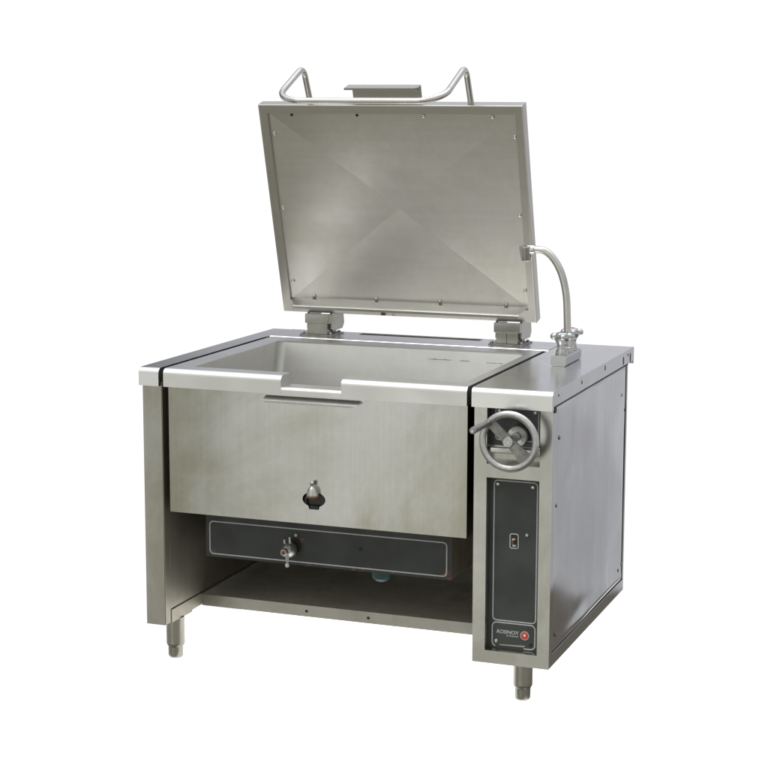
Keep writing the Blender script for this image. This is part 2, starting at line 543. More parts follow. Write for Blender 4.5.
# bulged side panel
bm = bmesh.new()
NX, NZ = 110, 110
ya, yb_, za, zb_ = 0.0475, 0.8535, 0.1600, 0.8262
grid = []
for i in range(NX + 1):
    row = []
    for k in range(NZ + 1):
        fy, fz = i / NX, k / NZ
        y, z = ya + (yb_ - ya) * fy, za + (zb_ - za) * fz
        e = min(fy, 1 - fy, fz, 1 - fz)
        s = min(1, e / 0.014)
        s = s * s * (3 - 2 * s)
        nz_ = noise.noise(Vector((y * 3.2, z * 3.0, 2.3))) * 0.0010 + noise.noise(Vector((y * 6.0, z * 1.6, 7.1))) * 0.0004
        x = 1.1930 + s * (0.0012 + nz_ * 2.2) + 0.0016 * math.exp(-((z - za) / 0.030) ** 2) * (0.75 + 0.5 * noise.noise(Vector((y * 4, 0.3, 9.0))))
        row.append(bm.verts.new((x, y, z)))
    grid.append(row)
for i in range(NX):
    for k in range(NZ):
        bm.faces.new((grid[i][k], grid[i + 1][k], grid[i + 1][k + 1], grid[i][k + 1]))
side = finish("side_panel", bm, S_SIDE, root, angle=60)
for (y, z, m) in [(0.0975, 0.7343, ALU_D), (0.80, 0.740, ALU_D), (0.076, 0.5556, ALU_D), (0.8015, 0.199, RUST), (0.088, 0.1997, RUSTDOT), (0.845, 0.6872, BLACK), (0.845, 0.21, ALU_D)]:
    screw_at(side, (1.1938 if 0.05 < y < 0.85 else 1.1968, y, z), (1, 0, 0), r=0.0062, h=0.003, mat=m)

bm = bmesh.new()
box(bm, 1.1925, 1.1987, 0.047, 0.8600, 0.8235, 0.8294)  # black strip paints in the shade under the flange; second box blackens its notch
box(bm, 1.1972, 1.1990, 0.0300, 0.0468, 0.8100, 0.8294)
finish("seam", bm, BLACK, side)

# control panel
bm = bmesh.new()
yp = 0.050
box(bm, 1.0005, 1.183, yp, yp + 0.003, 0.140, 0.648, 0.0, mi=0)
outline(bm, rrect(1.0311, 1.1500, 0.2345, 0.6170, 0.010), "y", yp - 0.0001, 0.0030, -0.0006, mi=1)
r2 = rrect(1.0300, 1.1490, 0.1620, 0.2285, 0.012)
# bottom stretch of the lower frame is worn away
cut = arc(1.1490 - .012, .1620 + .012, .012, 360, 270, 5) + [(1.118, .1620)]
left = arc(1.0300 + .012, .1620 + .012, .012, 180, 255, 5)
pth = cut[::-1] + arc(1.1490 - .012, .2285 - .012, .012, 0, 90, 5) + arc(1.03 + .012, .2285 - .012, .012, 90, 180, 5) + left
outline(bm, pth, "y", yp - 0.0001, 0.0030, -0.0006, closed=False, mi=1)
panel = finish("control_panel", bm, [PANEL, WHITE], root)
bm = bmesh.new()
prism(bm, [(1.052, .1655), (1.121, .1665), (1.123, .1715), (1.10, .1705), (1.06, .1690), (1.05, .1680)], "y", yp - 0.0022, yp - 0.0004)
finish("peeling_strip", bm, S_DARK, panel)
for (x, z) in [(1.0405, 0.606), (1.137, 0.604), (1.0405, 0.176)]:
    screw_at(panel, (x, yp, z), (0, -1, 0), r=0.0055, h=0.003)
bm = bmesh.new()
lathe(bm, [(0.005, 0), (0.005, 0.0008), (0.0, 0.0008)], (1.138, yp, 0.174), (0, -1, 0), seg=16)
finish("screw_hole", bm, BLACK, panel)
# toggle switch
bm = bmesh.new()
prism(bm, rrect(1.0770, 1.0995, 0.436, 0.475, 0.005), "y", yp - 0.0012, yp - 0.0002, mi=0)
outline(bm, rrect(1.0770, 1.0995, 0.436, 0.475, 0.005), "y", yp - 0.0013, 0.0026, -0.0010, mi=1)
lathe(bm, [(0.0068, 0), (0.0068, 0.004), (0.005, 0.006), (0.0, 0.006)], (1.0883, yp - 0.001, 0.4595), (0, -1, 0), seg=6, mi=2)
tube(bm, [(1.0883, yp - 0.005, 0.4595), (1.0883, yp - 0.020, 0.4535)], [0.0026, 0.0038], 10, mi=3)
box(bm, 1.0835, 1.0935, yp - 0.0022, yp - 0.0012, 0.4405, 0.4455, mi=1)
finish("toggle_switch", bm, [RUBBER, WHITE, CHROME, RUSTDOT], panel)
bm = bmesh.new()
lathe(bm, [(0.0068, 0), (0.0068, 0.0012), (0.0052, 0.0022), (0.0042, 0.0022), (0.0034, 0.004), (0.0, 0.005)], (1.1232, yp, 0.4745), (0, -1, 0), seg=18, mis=[1, 1, 1, 0, 0])
finish("indicator_lamp", bm, [WHITE, PANEL], panel)


def lettering(txt, size, loc, shear, align, parent, bold=0.0):
    c = bpy.data.curves.new("lettering", "FONT")
    c.body = txt
    c.size = size
    c.shear = shear
    c.align_x = align
    c.offset = bold
    c.extrude = 0.0003
    t = bpy.data.objects.new("lettering_source", c)
    COL.objects.link(t)
    dg = bpy.context.evaluated_depsgraph_get()
    me = bpy.data.meshes.new_from_object(t.evaluated_get(dg))
    bpy.data.objects.remove(t)
    me.name = "brand_lettering"
    me.transform(Matrix.Translation(loc) @ Matrix.Rotation(math.pi / 2, 4, "X"))
    me.materials.clear()
    me.materials.append(WHITE)
    o = bpy.data.objects.new("brand_lettering", me)
    COL.objects.link(o)
    o.parent = parent
    return o


lettering("ROSINOX", 0.0138, (1.1030, yp - 0.0006, 0.1990), 0.22, "RIGHT", panel, 0.00022)
lettering("by Rosieres", 0.0070, (1.1030, yp - 0.0006, 0.1920), 0.0, "RIGHT", panel, 0.0001)
bm = bmesh.new()
lathe(bm, [(0.0122, 0), (0.0122, 0.0008), (0.0100, 0.0008)], (1.1205, yp, 0.1985), (0, -1, 0), seg=28, mi=0)
lathe(bm, [(0.0102, 0.0009), (0.0102, 0.0013), (0.0, 0.0013)], (1.1205, yp, 0.1985), (0, -1, 0), seg=28, mi=1)
prism(bm, rrect(1.1170, 1.1240, 0.1960, 0.2030, 0.002, 3), "y", yp - 0.0019, yp - 0.0014, mi=2)
finish("emblem", bm, [WHITE, RED, PALE], panel)

# handwheel panel in the upper window
bm = bmesh.new()
box(bm, 1.0005, 1.183, yp, yp + 0.003, 0.7120, 0.828, mi=0)
outline(bm, rrect(1.0330, 1.1500, 0.7270, 0.8140, 0.008), "y", yp - 0.0001, 0.0026, -0.0006, mi=1)
wp = finish("handwheel_panel", bm, [PANEL, WHITE], root)
for (x, z) in [(1.0425, 0.737), (1.1405, 0.804), (1.0425, 0.804), (1.1405, 0.737)]:
    screw_at(wp, (x, yp, z), (0, -1, 0), r=0.0055, h=0.003)
bm = bmesh.new()
box(bm, 1.0225, 1.1615, 0.030, 0.050, 0.693, 0.7085, 0.004)
sb = finish("support_bar", bm, S_RIM, root)
bm = bmesh.new()
box(bm, 1.0030, 1.1800, 0.0505, 0.053, 0.655, 0.7115, 0.0)
finish("lower_plate", bm, S_FRONT, sb)

# ---- handwheel
WC = Vector((1.0996, -0.050, 0.7430))
bm = bmesh.new()
RW = 0.0715
prof = []
for a in range(0, 360, 30):
    prof.append((0.0094 * math.cos(R(a)), 0.0080 * math.sin(R(a))))
NS = 72
rings = []
for i in range(NS):
    an = 2 * math.pi * i / NS
    rings.append([bm.verts.new((WC.x + (RW + pr) * math.cos(an), WC.y + py, WC.z + (RW + pr) * math.sin(an))) for (pr, py) in prof])
for i in range(NS):
    for k in range(12):
        bm.faces.new((rings[i][k], rings[i][(k + 1) % 12], rings[(i + 1) % NS][(k + 1) % 12], rings[(i + 1) % NS][k]))
wheel = finish("handwheel", bm, ALU, root, angle=60)
bm = bmesh.new()
aa = R(-43)
dx, dz = math.cos(aa), math.sin(aa)
px, pz = -dz, dx


def sp(s, t):
    return (WC.x + dx * s + px * t, WC.z + dz * s + pz * t)


prism(bm, [sp(-0.071, -0.0125), sp(-0.030, -0.0125), sp(0.030, -0.0140), sp(0.071, -0.020), sp(0.071, 0.017), sp(0.030, 0.0140), sp(-0.030, 0.0125), sp(-0.071, 0.0125)], "y", WC.y - 0.0035, WC.y + 0.0035, bev=0.001)
finish("spoke", bm, ALU_D, wheel)
bm = bmesh.new()
lathe(bm, [(0.0140, 0.0), (0.0140, 0.007), (0.0125, 0.0095), (0.0055, 0.0095), (0.0050, 0.0070), (0.0, 0.0070)], (WC.x, WC.y - 0.0034, WC.z), (0, -1, 0), seg=26)
lathe(bm, [(0.011, 0.0), (0.011, 0.060)], (WC.x, WC.y + 0.0036, WC.z), (0, 1, 0), seg=20)
lathe(bm, [(0.026, 0.0), (0.028, 0.003), (0.028, 0.013), (0.026, 0.015)], (WC.x, yp - 0.030, WC.z), (0, 1, 0), seg=28)
lathe(bm, [(0.018, 0.0), (0.018, 0.0145)], (WC.x, yp - 0.0148, WC.z), (0, 1, 0), seg=24)
finish("hub", bm, ALU, wheel)
bm = bmesh.new()
hr = Vector((WC.x + RW * math.cos(R(140)), WC.y, WC.z + RW * math.sin(R(140))))
ht = Vector((1.0500, -0.205, 0.7945))
dv = (ht - hr).normalized()
tube(bm, [hr - dv * 0.004, hr + dv * 0.012, hr + dv * 0.020, hr + (ht - hr) * 0.6, ht - dv * 0.004, ht], [0.0095, 0.0095, 0.0082, 0.0088, 0.0092, 0.0075], 18, mi=0)
lathe(bm, [(0.0045, 0), (0.0045, 0.002), (0.0, 0.002)], ht, dv, seg=6, mi=1)
finish("crank_handle", bm, [ALU_D, SCREW], wheel)

# ---- pan
bm = bmesh.new()
xa, xb = 0.0855, 0.9660
hole = [(0.5262 + 0.0340 * math.cos(R(a)), 0.5300 + 0.0215 * math.sin(R(a))) for a in range(-60, 241, 12)] + [(0.5120, 0.5020), (0.5405, 0.5020)]
plate(bm, [(xa, 0.4600), (xb, 0.4600), (xb, 0.8190), (xa, 0.8190)], [hole], "y", 0.0140, 0.0175)
box(bm, xa, xa + 0.003, 0.0176, 0.70, 0.4600, 0.83)
box(bm, xb - 0.003, xb, 0.0176, 0.70, 0.4600, 0.83)
box(bm, xa + 0.0031, xb - 0.0031, 0.0176, 0.70, 0.4600, 0.463)
box(bm, xa + 0.0031, xb - 0.0031, 0.697, 0.70, 0.4631, 0.83)
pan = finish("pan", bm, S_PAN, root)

RX0, RX1, RY = 0.0770, 0.9680, 0.740
IX0, IX1, IY0, IY1 = 0.140, 0.940, 0.065, 0.665
NX0, NX1, NZT = 0.4355, 0.6125, 0.8385


def rim_prof(top, r):
    return ([(0.0, H - T_), (0.0, top - r)] + [(r - r * math.cos(R(a)), top - r + r * math.sin(R(a))) for a in range(10, 91, 10)] + [(IY0, top), (IY0, H - T_)])


bm = bmesh.new()
prism(bm, rim_prof(H, 0.017), "x", RX0, NX0)
prism(bm, rim_prof(H, 0.017), "x", NX1, RX1)
es = [e for e in bm.edges if len(e.link_faces) == 2 and e.calc_face_angle() > 1.2 and abs(e.verts[0].co.x - e.verts[1].co.x) < 1e-6 and abs(e.verts[0].co.y - IY0) + abs(e.verts[1].co.y - IY0) > 1e-4]
bmesh.ops.bevel(bm, geom=es, offset=0.004, segments=3, profile=0.5, affect="EDGES")
prism(bm, rim_prof(NZT, 0.010), "x", NX0 - 0.0005, NX1 + 0.0005, caps=(False, False))
U = ([(RX0, IY0), (RX0, RY), (RX1, RY), (RX1, IY0), (IX1, IY0)] + arc(IX1 - 0.022, IY1 - 0.022, 0.022, 0, 90, 7) + arc(IX0 + 0.022, IY1 - 0.022, 0.022, 90, 180, 7) + [(IX0, IY0)])
prism(bm, U, "z", H - 0.0055, H)
es = [e for e in bm.edges if len(e.link_faces) == 2 and e.calc_face_angle() > 1.2 and all(abs(v.co.z - H) < 1e-5 and v.co.y > IY0 - 1e-4 for v in e.verts)
      and not all(abs(v.co.y - IY0) < 1e-4 for v in e.verts)]
bmesh.ops.bevel(bm, geom=es, offset=0.0035, segments=3, profile=0.5, affect="EDGES")
finish("pan_rim", bm, S_RIM, pan, angle=40)

bm = bmesh.new()
path = [(IX1, IY0 + .0005)] + arc(IX1 - 0.022, IY1 - 0.022, 0.022, 0, 90, 7) + arc(IX0 + 0.022, IY1 - 0.022, 0.022, 90, 180, 7) + [(IX0, IY0 + .0005)]
zt, zf = H - 0.0052, 0.640
Wt = [bm.verts.new((x, y, zt)) for x, y in path]
def draft(x, y, z):
    d_ = (zt - z)
    fy = max(0.0, (y - IY0) / (IY1 - IY0))
    return (x - d_ * 0.045 * (IX1 - x) / (IX1 - IX0), y - d_ * 0.165 * fy, z)


Wm = [bm.verts.new(draft(x, y, zf + 0.018)) for x, y in path]
cx_, cy_ = 0.54, 0.36
Wf = []
for x, y in path:
    x, y, _z = draft(x, y, zf)
    Wf.append(bm.verts.new((x + (cx_ - x) * 0.045, y + (cy_ - y) * 0.05, zf)))
for A, B in ((Wt, Wm), (Wm, Wf)):
    for i in range(len(path) - 1):
        bm.faces.new((A[i], A[i + 1], B[i + 1], B[i]))
bm.faces.new(Wf)
box(bm, IX0, IX1, IY0 - 0.003, IY0 - 0.0001, zf, H - T_)
finish("basin", bm, S_BASIN, pan, angle=50)
# scorch marks on the basin's rear wall
SCORCH = plain("scorch", (0.13, 0.125, 0.11), 0.6, 0.6, var=0.4, scale=180, col2=(0.33, 0.32, 0.29))
for (xc_, w_, z_) in [(0.665, 0.075, 0.838), (0.745, 0.036, 0.838), (0.84, 0.05, 0.836), (0.895, 0.03, 0.838)]:
    bm = bmesh.new()
    n_ = 22
    top = [(xc_ - w_ / 2 + w_ * i / n_, z_ + random.uniform(0.0001, 0.0018) * (1 if 0 < i < n_ else 0.1)) for i in range(n_ + 1)]
    bot = [(xc_ - w_ / 2 + w_ * i / n_, z_ - random.uniform(0.0001, 0.0016) * (1 if 0 < i < n_ else 0.1)) for i in range(n_, -1, -1)]
    prism(bm, top + bot, "y", -0.0008, -0.0003)
    for v in bm.verts:
        v.co.y += IY1 - (zt - v.co.z) * 0.165
    finish("scorch_mark", bm, SCORCH, pan)

# drip strip under the pouring notch
bm = bmesh.new()
x0, x1 = 0.3850, 0.6640
A = [(x0, 0.0138, 0.8125), (x0 + 0.001, -0.010, 0.8045), (x0 + 0.004, -0.016, 0.8020), (x0 + 0.006, -0.0165, 0.7965)]
B = [(x1, 0.0138, 0.8125), (x1 - 0.001, -0.010, 0.8045), (x1 - 0.004, -0.016, 0.8020), (x1 - 0.018, -0.0165, 0.7965)]
va, vb = [bm.verts.new(p) for p in A], [bm.verts.new(p) for p in B]
fs = [bm.faces.new((va[i], va[i + 1], vb[i + 1], vb[i])) for i in range(3)]
bmesh.ops.solidify(bm, geom=fs, thickness=0.0016)
finish("drip_strip", bm, S_RIM, pan)

# drain valve in the oval opening
bm = bmesh.new()
box(bm, 0.480, 0.572, 0.0300, 0.075, 0.485, 0.575, 0.003, mi=0)
lathe(bm, [(0.030, 0), (0.030, 0.012), (0.024, 0.0125), (0.024, 0.004), (0.0, 0.004)], (0.5262, 0.0305, 0.524), (0, -1, 0), seg=28, mi=0)
box(bm, 0.5135, 0.5390, 0.0145, 0.0298, 0.4985, 0.512, 0.002, mi=0)
lathe(bm, [(0.0, -0.002), (0.0165, -0.002), (0.0165, 0.004), (0.0140, 0.013), (0.0095, 0.020), (0.0055, 0.023), (0.0045, 0.027), (0.0060, 0.031), (0.0050, 0.036), (0.0, 0.038)],
      (0.5262, 0.0060, 0.546), (0, -0.15, 1), seg=22, mi=1)
lathe(bm, [(0.0168, -0.006), (0.0178, -0.006), (0.0178, -0.0015), (0.0168, -0.0015)], (0.5262, 0.0060, 0.546), (0, -0.15, 1), seg=22, mi=2)
finish("drain_valve", bm, [RUBBER, SCREW, RUSTDOT], pan)

# ---- lid
th = -0.28002
ML = Matrix(((1, 0, 0, 0), (0, math.cos(th), math.sin(th), 0.83274), (0, -math.sin(th), math.cos(th), 0.93997), (0, 0, 0, 1)))
LX0, LX1, LU = 0.0782, 0.9190, 0.6815
lx0, lx1, lu0, lu1 = 0.1072, 0.8950, 0.0410, 0.6555
bm = bmesh.new()
plate(bm, [(LX0, 0), (LX1, 0), (LX1, LU), (LX0, LU)], [[(lx0, lu0), (lx1, lu0), (lx1, lu1), (lx0, lu1)]], "y", 0.0, 0.010)
box(bm, LX0, LX1, 0.0101, 0.0400, 0, 0.004)
box(bm, LX0, LX1, 0.0101, 0.0400, LU - 0.004, LU)
box(bm, LX0, LX0 + 0.004, 0.0101, 0.0400, 0.0041, LU - 0.0041)
box(bm, LX1 - 0.004, LX1, 0.0101, 0.0400, 0.0041, LU - 0.0041)
box(bm, LX0 + 0.0041, LX1 - 0.0041, 0.0370, 0.0400, 0.0041, LU - 0.0041)
# soften the outer front edge so it catches light
es = [e for e in bm.edges if len(e.link_faces) == 2 and all(abs(v.co.y) < 1e-5 for v in e.verts) and e.calc_face_angle() > 1.2
      and (all(abs(v.co.x - LX0) < 1e-5 for v in e.verts) or all(abs(v.co.x - LX1) < 1e-5 for v in e.verts) or all(abs(v.co.z - LU) < 1e-5 for v in e.verts) or all(abs(v.co.z) < 1e-5 for v in e.verts))]
bmesh.ops.bevel(bm, geom=es, offset=0.0035, segments=3, profile=0.5, affect="EDGES")
lid = finish("lid", bm, S_LID, root, mat4=ML)
# cross-broken inner sheet
bm = bmesh.new()
ax, au = 0.4985, 0.350
bd = 0.0085
N = 40
apex = 0.0140


def lid_b(x, u):
    fx = (x - ax) / (lx1 - ax) if x > ax else (ax - x) / (ax - lx0)
    fu = (u - au) / (lu1 - au) if u > au else (au - u) / (au - lu0)
    return bd + apex * (1 - max(fx, fu)) + 0.0007 * noise.noise(Vector((x * 4, u * 4, 1.7))) * (1 - max(fx, fu) ** 6)


# build the four facets separately so their creases stay crisp
corners = [(lx0, lu0), (lx1, lu0), (lx1, lu1), (lx0, lu1)]
for q in range(4):
    a, b = corners[q], corners[(q + 1) % 4]
    rows = []
    for i in range(N + 1):
        t = i / N
        row = []
        for k in range(N + 1):
            s = k / N
            ex, eu = a[0] + (b[0] - a[0]) * s, a[1] + (b[1] - a[1]) * s
            x, u = ax + (ex - ax) * t, au + (eu - au) * t
            row.append((x, lid_b(x, u), u))
        rows.append(row)
    c = bm.verts.new(rows[0][0])
    V = [[c] * (N + 1)] + [[bm.verts.new(p) for p in r] for r in rows[1:]]
    for i in range(N):
        for k in range(N):
            if i == 0:
                bm.faces.new((c, V[1][k], V[1][k + 1]))
            else:
                bm.faces.new((V[i][k], V[i + 1][k], V[i + 1][k + 1], V[i][k + 1]))
lin = finish("inner_sheet", bm, S_LIDIN, lid, mat4=ML, angle=60)
nrm = ML.to_3x3() @ Vector((0, -1, 0))
for (x, u, on) in [(0.1842, 0.6480, 0), (0.3978, 0.6480, 0), (0.6098, 0.6475, 1), (0.8236, 0.6465, 1), (0.1189, 0.5888, 1), (0.1172, 0.3488, 1), (0.1202, 0.1033, 1),
                   (0.8877, 0.5862, 1), (0.8864, 0.3445, 1), (0.8870, 0.1018, 1), (0.187, 0.0540, 1), (0.3981, 0.0540, 1), (0.6092, 0.0540, 1), (0.8227, 0.0530, 1)]:
    p = ML @ Vector((x, bd - 0.0004, u))
    screw_at(lid, p, nrm, r=0.0062 if on else 0.0045, h=0.0055 if on else 0.001, mat=SCREW if on else BLACK, name="screw" if on else "screw_hole")
# drip lip along the lower edge
bm = bmesh.new()
A = [(0.1090, 0.0060, 0.0480), (0.1265, -0.0280, 0.0375), (0.1272, -0.0325, 0.0335), (0.1260, -0.0345, 0.0262)]
B = [(0.8945, 0.0060, 0.0480), (0.8735, -0.0280, 0.0375), (0.8728, -0.0325, 0.0335), (0.8680, -0.0345, 0.0262)]
va, vb = [bm.verts.new(p) for p in A], [bm.verts.new(p) for p in B]
fs = [bm.faces.new((va[i], va[i + 1], vb[i + 1], vb[i])) for i in range(3)]
bmesh.ops.solidify(bm, geom=fs, thickness=0.0015)
finish("drip_lip", bm, S_LIDLIP, lid, mat4=ML)
# folded stop bracket behind the handle
bm = bmesh.new()
box(bm, 0.378, 0.598, 0.0402, 0.0432, 0.640, 0.7300, 0.0008)
prism(bm, [(0.366, 0.006), (0.590, 0.006), (0.597, 0.010), (0.598, 0.0432), (0.366, 0.0432)], "z", 0.7301, 0.7325, bev=0.0005)
box(bm, 0.366, 0.590, 0.0045, 0.0060, 0.7265, 0.7325)
lathe(bm, [(0.0055, 0), (0.0055, 0.003), (0, 0.004)], (0.583, 0.0401, 0.721), (0, -1, 0), seg=14, mi=1)
finish("bracket", bm, [S_LID, SCREW], lid, mat4=ML)
# handle
bm = bmesh.new()
hx0, hx1 = 0.246, 0.757
pts = [(hx0, 0.020, 0.679), (hx0, -0.004, 0.800), (hx0, -0.235, 0.763), (hx1, -0.235, 0.763), (hx1, -0.004, 0.800), (hx1, 0.020, 0.679)]
tube(bm, fillet(pts, [0.034, 0.075, 0.075, 0.034], 9), 0.0093, 20)
finish("lid_handle", bm, S_TUBE, lid, mat4=ML, angle=60)

# ---- hinges
for (hx, sh) in ((0.1640, 0), (0.7920, 1)):
    bm = bmesh.new()
    # upper saddle carried by the lid
    box(bm, hx - 0.004, hx + 0.080, 0.812, 0.830, 0.9085, 0.9385, 0.002)
    prism(bm, [(0.8302, 0.9380), (0.8302, 0.890), (0.850, 0.883), (0.925, 0.883), (0.940, 0.900), (0.930, 0.950), (0.880, 0.954)], "x", hx + 0.0735, hx + 0.080, bev=0.001)
    prism(bm, [(0.8302, 0.9380), (0.8302, 0.890), (0.850, 0.883), (0.925, 0.883), (0.940, 0.900), (0.930, 0.950), (0.880, 0.954)], "x", hx - 0.004, hx + 0.0025, bev=0.001)
    hg = finish("hinge", bm, S_SIDE if False else S_FRONT, root)
    bm = bmesh.new()
    if sh:
        box(bm, hx + 0.0040, hx + 0.0375, 0.8120, 0.895, H + 0.0045, 0.9083, 0.0012)
        box(bm, hx + 0.0382, hx + 0.0725, 0.8120, 0.895, H + 0.0045, 0.9083, 0.0012)
    else:
        box(bm, hx + 0.0040, hx + 0.0725, 0.8120, 0.895, H + 0.0045, 0.9083, 0.0012)
    finish("hinge_block", bm, S_FRONT, hg)
    bm = bmesh.new()
    box(bm, hx - 0.018, hx + 0.094, 0.800, 0.905, H + 0.0008, H + 0.0043, 0.001)
    for sx in (hx - 0.010, hx + 0.086):
        for sy in (0.812, 0.880):
            lathe(bm, [(0.006, 0), (0.006, 0.005), (0.003, 0.008), (0, 0.008)], (sx, sy, H + 0.0042), seg=6)
    finish("base_plate", bm, ALU_D, hg)

# ---- tap
bm = bmesh.new()
pr = rrect(1.0708, 1.1154, H + 0.0004, H + 0.0310, 0.006, 4)
prism(bm, pr, "y", 0.445, 0.615, bev=0.0012)
tap = finish("mixer_tap", bm, CHROME, root)


def knob(c, cap):
    bm = bmesh.new()
    lathe(bm, [(0.0175, 0), (0.0175, 0.006), (0.0150, 0.011), (0.0128, 0.022), (0.0140, 0.030), (0.0190, 0.038), (0.0205, 0.048), (0.0200, 0.056), (0.0150, 0.061), (0.0100, 0.062)],
          (0, 0, 0), seg=28, mi=0)
    lathe(bm, [(0.0080, 0.0621), (0.0080, 0.0626), (0.0060, 0.0634), (0.0, 0.0636)], (0, 0, 0), seg=22, mi=1)
    for k in range(4):
        a = R(90 * k + 20)
        q = Matrix.Rotation(a, 3, "Z")
        ellipsoid(bm, Vector((0.0205 * math.cos(a), 0.0205 * math.sin(a), 0.0505)), 0.0128, 0.0108, 0.0104, q, mi=0)
    o = finish("knob", bm, [CHROME, cap], tap, angle=60)
    o.location = c
    return o


knob((1.0930, 0.480, H + 0.0309), BLUE)
knob((1.0945, 0.585, H + 0.0309), REDC)
bm = bmesh.new()
sy = 0.535
pth = [(1.0955, sy, H + 0.031), (1.0950, sy, 0.940), (1.0930, sy, 1.000), (1.0895, sy, 1.058), (1.0800, sy, 1.105), (1.0655, sy, 1.142), (1.0440, sy, 1.172), (1.0200, sy, 1.188), (0.992, sy, 1.1905)]
tube(bm, catmull(pth, 6), 0.0105, 20)
lathe(bm, [(0.0150, 0), (0.0150, 0.012), (0.0115, 0.016)], (1.0955, sy, H + 0.0305), seg=22)
finish("spout", bm, S_TUBE, tap, angle=60)
bm = bmesh.new()
tube(bm, [(0.994, sy, 1.1905), (0.974, sy, 1.1890)], 0.0150, 20)
lathe(bm, [(0.0120, 0), (0.0140, 0.002), (0.0205, 0.038), (0.0207, 0.042), (0.0170, 0.044)], (0.9690, sy, 1.1560), seg=24)
finish("nozzle", bm, CHROME, tap)

# ---- lower shelf
bm = bmesh.new()
plate(bm, [(0.0665, ZB), (0.984, ZB), (0.984, 0.1568), (0.0665, 0.1568)],
      [[(0.404 + .0045 * math.cos(R(a)), 0.139 + .0045 * math.sin(R(a))) for a in range(0, 360, 30)], [(0.597 + .0045 * math.cos(R(a)), 0.139 + .0045 * math.sin(R(a))) for a in range(0, 360, 30)]],
      "y", 0.2450, 0.2470, mi=2)
box(bm, 0.0665, 0.984, 0.2471, 0.862, 0.1545, 0.1566)
box(bm, 0.38, 0.62, 0.2475, 0.26, 0.126, 0.152, mi=1)
shelf = finish("lower_shelf", bm, [S_SHELF, BLACK, S_LIP], root)
bm = bmesh.new()
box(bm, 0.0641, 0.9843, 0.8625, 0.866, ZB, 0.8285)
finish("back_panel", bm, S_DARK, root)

# ---- burner box with control strip
bm = bmesh.new()
bx0, bx1, by, bz0, bz1 = 0.1425, 0.8890, 0.1200, 0.3090, 0.4560
box(bm, bx0, bx1, by + 0.0022, 0.640, bz0, bz1, 0.004)
burner = finish("burner_box", bm, S_BOX, root)
bm = bmesh.new()
box(bm, bx0 + 0.001, bx1 - 0.001, by, by + 0.0020, bz0 + 0.0015, bz1, 0.0006, mi=0)
outline(bm, rrect(0.1565, 0.8755, 0.3200, 0.4150, 0.011), "y", by - 0.0001, 0.0032, -0.0006, mi=1)
lathe(bm, [(0.0048, 0.0), (0.0048, 0.0008), (0.0, 0.0008)], (0.622, by, 0.374), (0, -1, 0), seg=16, mi=2)
lathe(bm, [(0.0215, 0.0), (0.0215, 0.0009), (0.0, 0.0009)], (0.4215, by, 0.3675), (0, -1, 0), seg=22, mi=2)
fp = finish("burner_panel", bm, [PANEL_R, WHITE, BLACK], burner)
bm = bmesh.new()
vc = Vector((0.4150, by, 0.3600))
lathe(bm, [(0.013, 0.0), (0.013, 0.010), (0.0195, 0.013), (0.0225, 0.022), (0.0215, 0.034), (0.0165, 0.046), (0.0110, 0.052), (0.0098, 0.062), (0.0085, 0.064), (0.0, 0.064)], vc, (0, -1, 0), seg=26, mi=0)
lathe(bm, [(0.0062, 0.0641), (0.0062, 0.0655), (0, 0.0655)], vc, (0, -1, 0), seg=16, mi=1)
tube(bm, [vc + Vector((0.004, -0.046, -0.008)), vc + Vector((0.004, -0.047, -0.024)), vc + Vector((0.004, -0.047, -0.035))], [0.0070, 0.0050, 0.0036], 12, mi=0)
ellipsoid(bm, vc + Vector((0.004, -0.047, -0.040)), 0.0062, 0.0062, 0.0062, mi=2)
for (ox, oz, ln) in [(-0.010, 0.020, 0.030), (0.006, 0.024, 0.034)]:
    tube(bm, [vc + Vector((ox, -0.030, oz - 0.006)), vc + Vector((ox - 0.001, -0.031, oz + ln - 0.020))], [0.0042, 0.0032], 8, mi=0)
finish("gas_valve", bm, [ALU, RUSTDOT, WHITE], burner)
bm = bmesh.new()
lathe(bm, [(0.0045, 0), (0.0045, 0.003), (0.002, 0.005), (0, 0.005)], (0.4262, by, 0.3973), (0, -1, 0), seg=14)
finish("indicator_lamp", bm, WHITE, burner)
bm = bmesh.new()
lathe(bm, [(0.0, -0.021), (0.018, -0.019), (0.027, -0.010), (0.029, 0.0), (0.029, 0.022)], (0.655, 0.20, bz0 - 0.0222), (0, 0, 1), seg=26)
finish("drain_cup", bm, TEAL, burner)

# ---- feet
foot = None
for (x, y) in ((0.0440, 0.1137), (1.0990, 0.1137), (1.0700, 0.7900), (0.1200, 0.7900)):
    if foot is None:
        bm = bmesh.new()
        lathe(bm, [(0.0265, 0.1226), (0.0265, 0.0440), (0.0255, 0.0400), (0.0225, 0.0345), (0.0215, 0.0320), (0.0213, 0.0060), (0.0190, 0.0015), (0.0165, 0.0002)], seg=36)
        o = foot = finish("foot", bm, S_FOOT, root, angle=50)
    else:
        o = foot.copy()
        COL.objects.link(o)
        o.parent = root
        o.matrix_parent_inverse = foot.matrix_parent_inverse.copy()
    o.location = (x, y, 0)

# ------------------------------------------------------------------ ground: white sheet added under the machine, made to glow without any lamp
bm = bmesh.new()
prism(bm, [(0.015, 0.0875), (1.13, 0.0875), (1.13, 0.86), (0.015, 0.86)], "z", -0.02, -0.0002)
g = bpy.data.materials.new("white_light_table")
g.use_nodes = True
b = g.node_tree.nodes["Principled BSDF"]
b.inputs["Base Color"].default_value = (0.8, 0.8, 0.8, 1)
b.inputs["Roughness"].default_value = 1.0
b.inputs["Specular IOR Level"].default_value = 0.0
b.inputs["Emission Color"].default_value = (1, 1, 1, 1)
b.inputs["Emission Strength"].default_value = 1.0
gr = finish("ground", bm, g)
gr["kind"] = "structure"

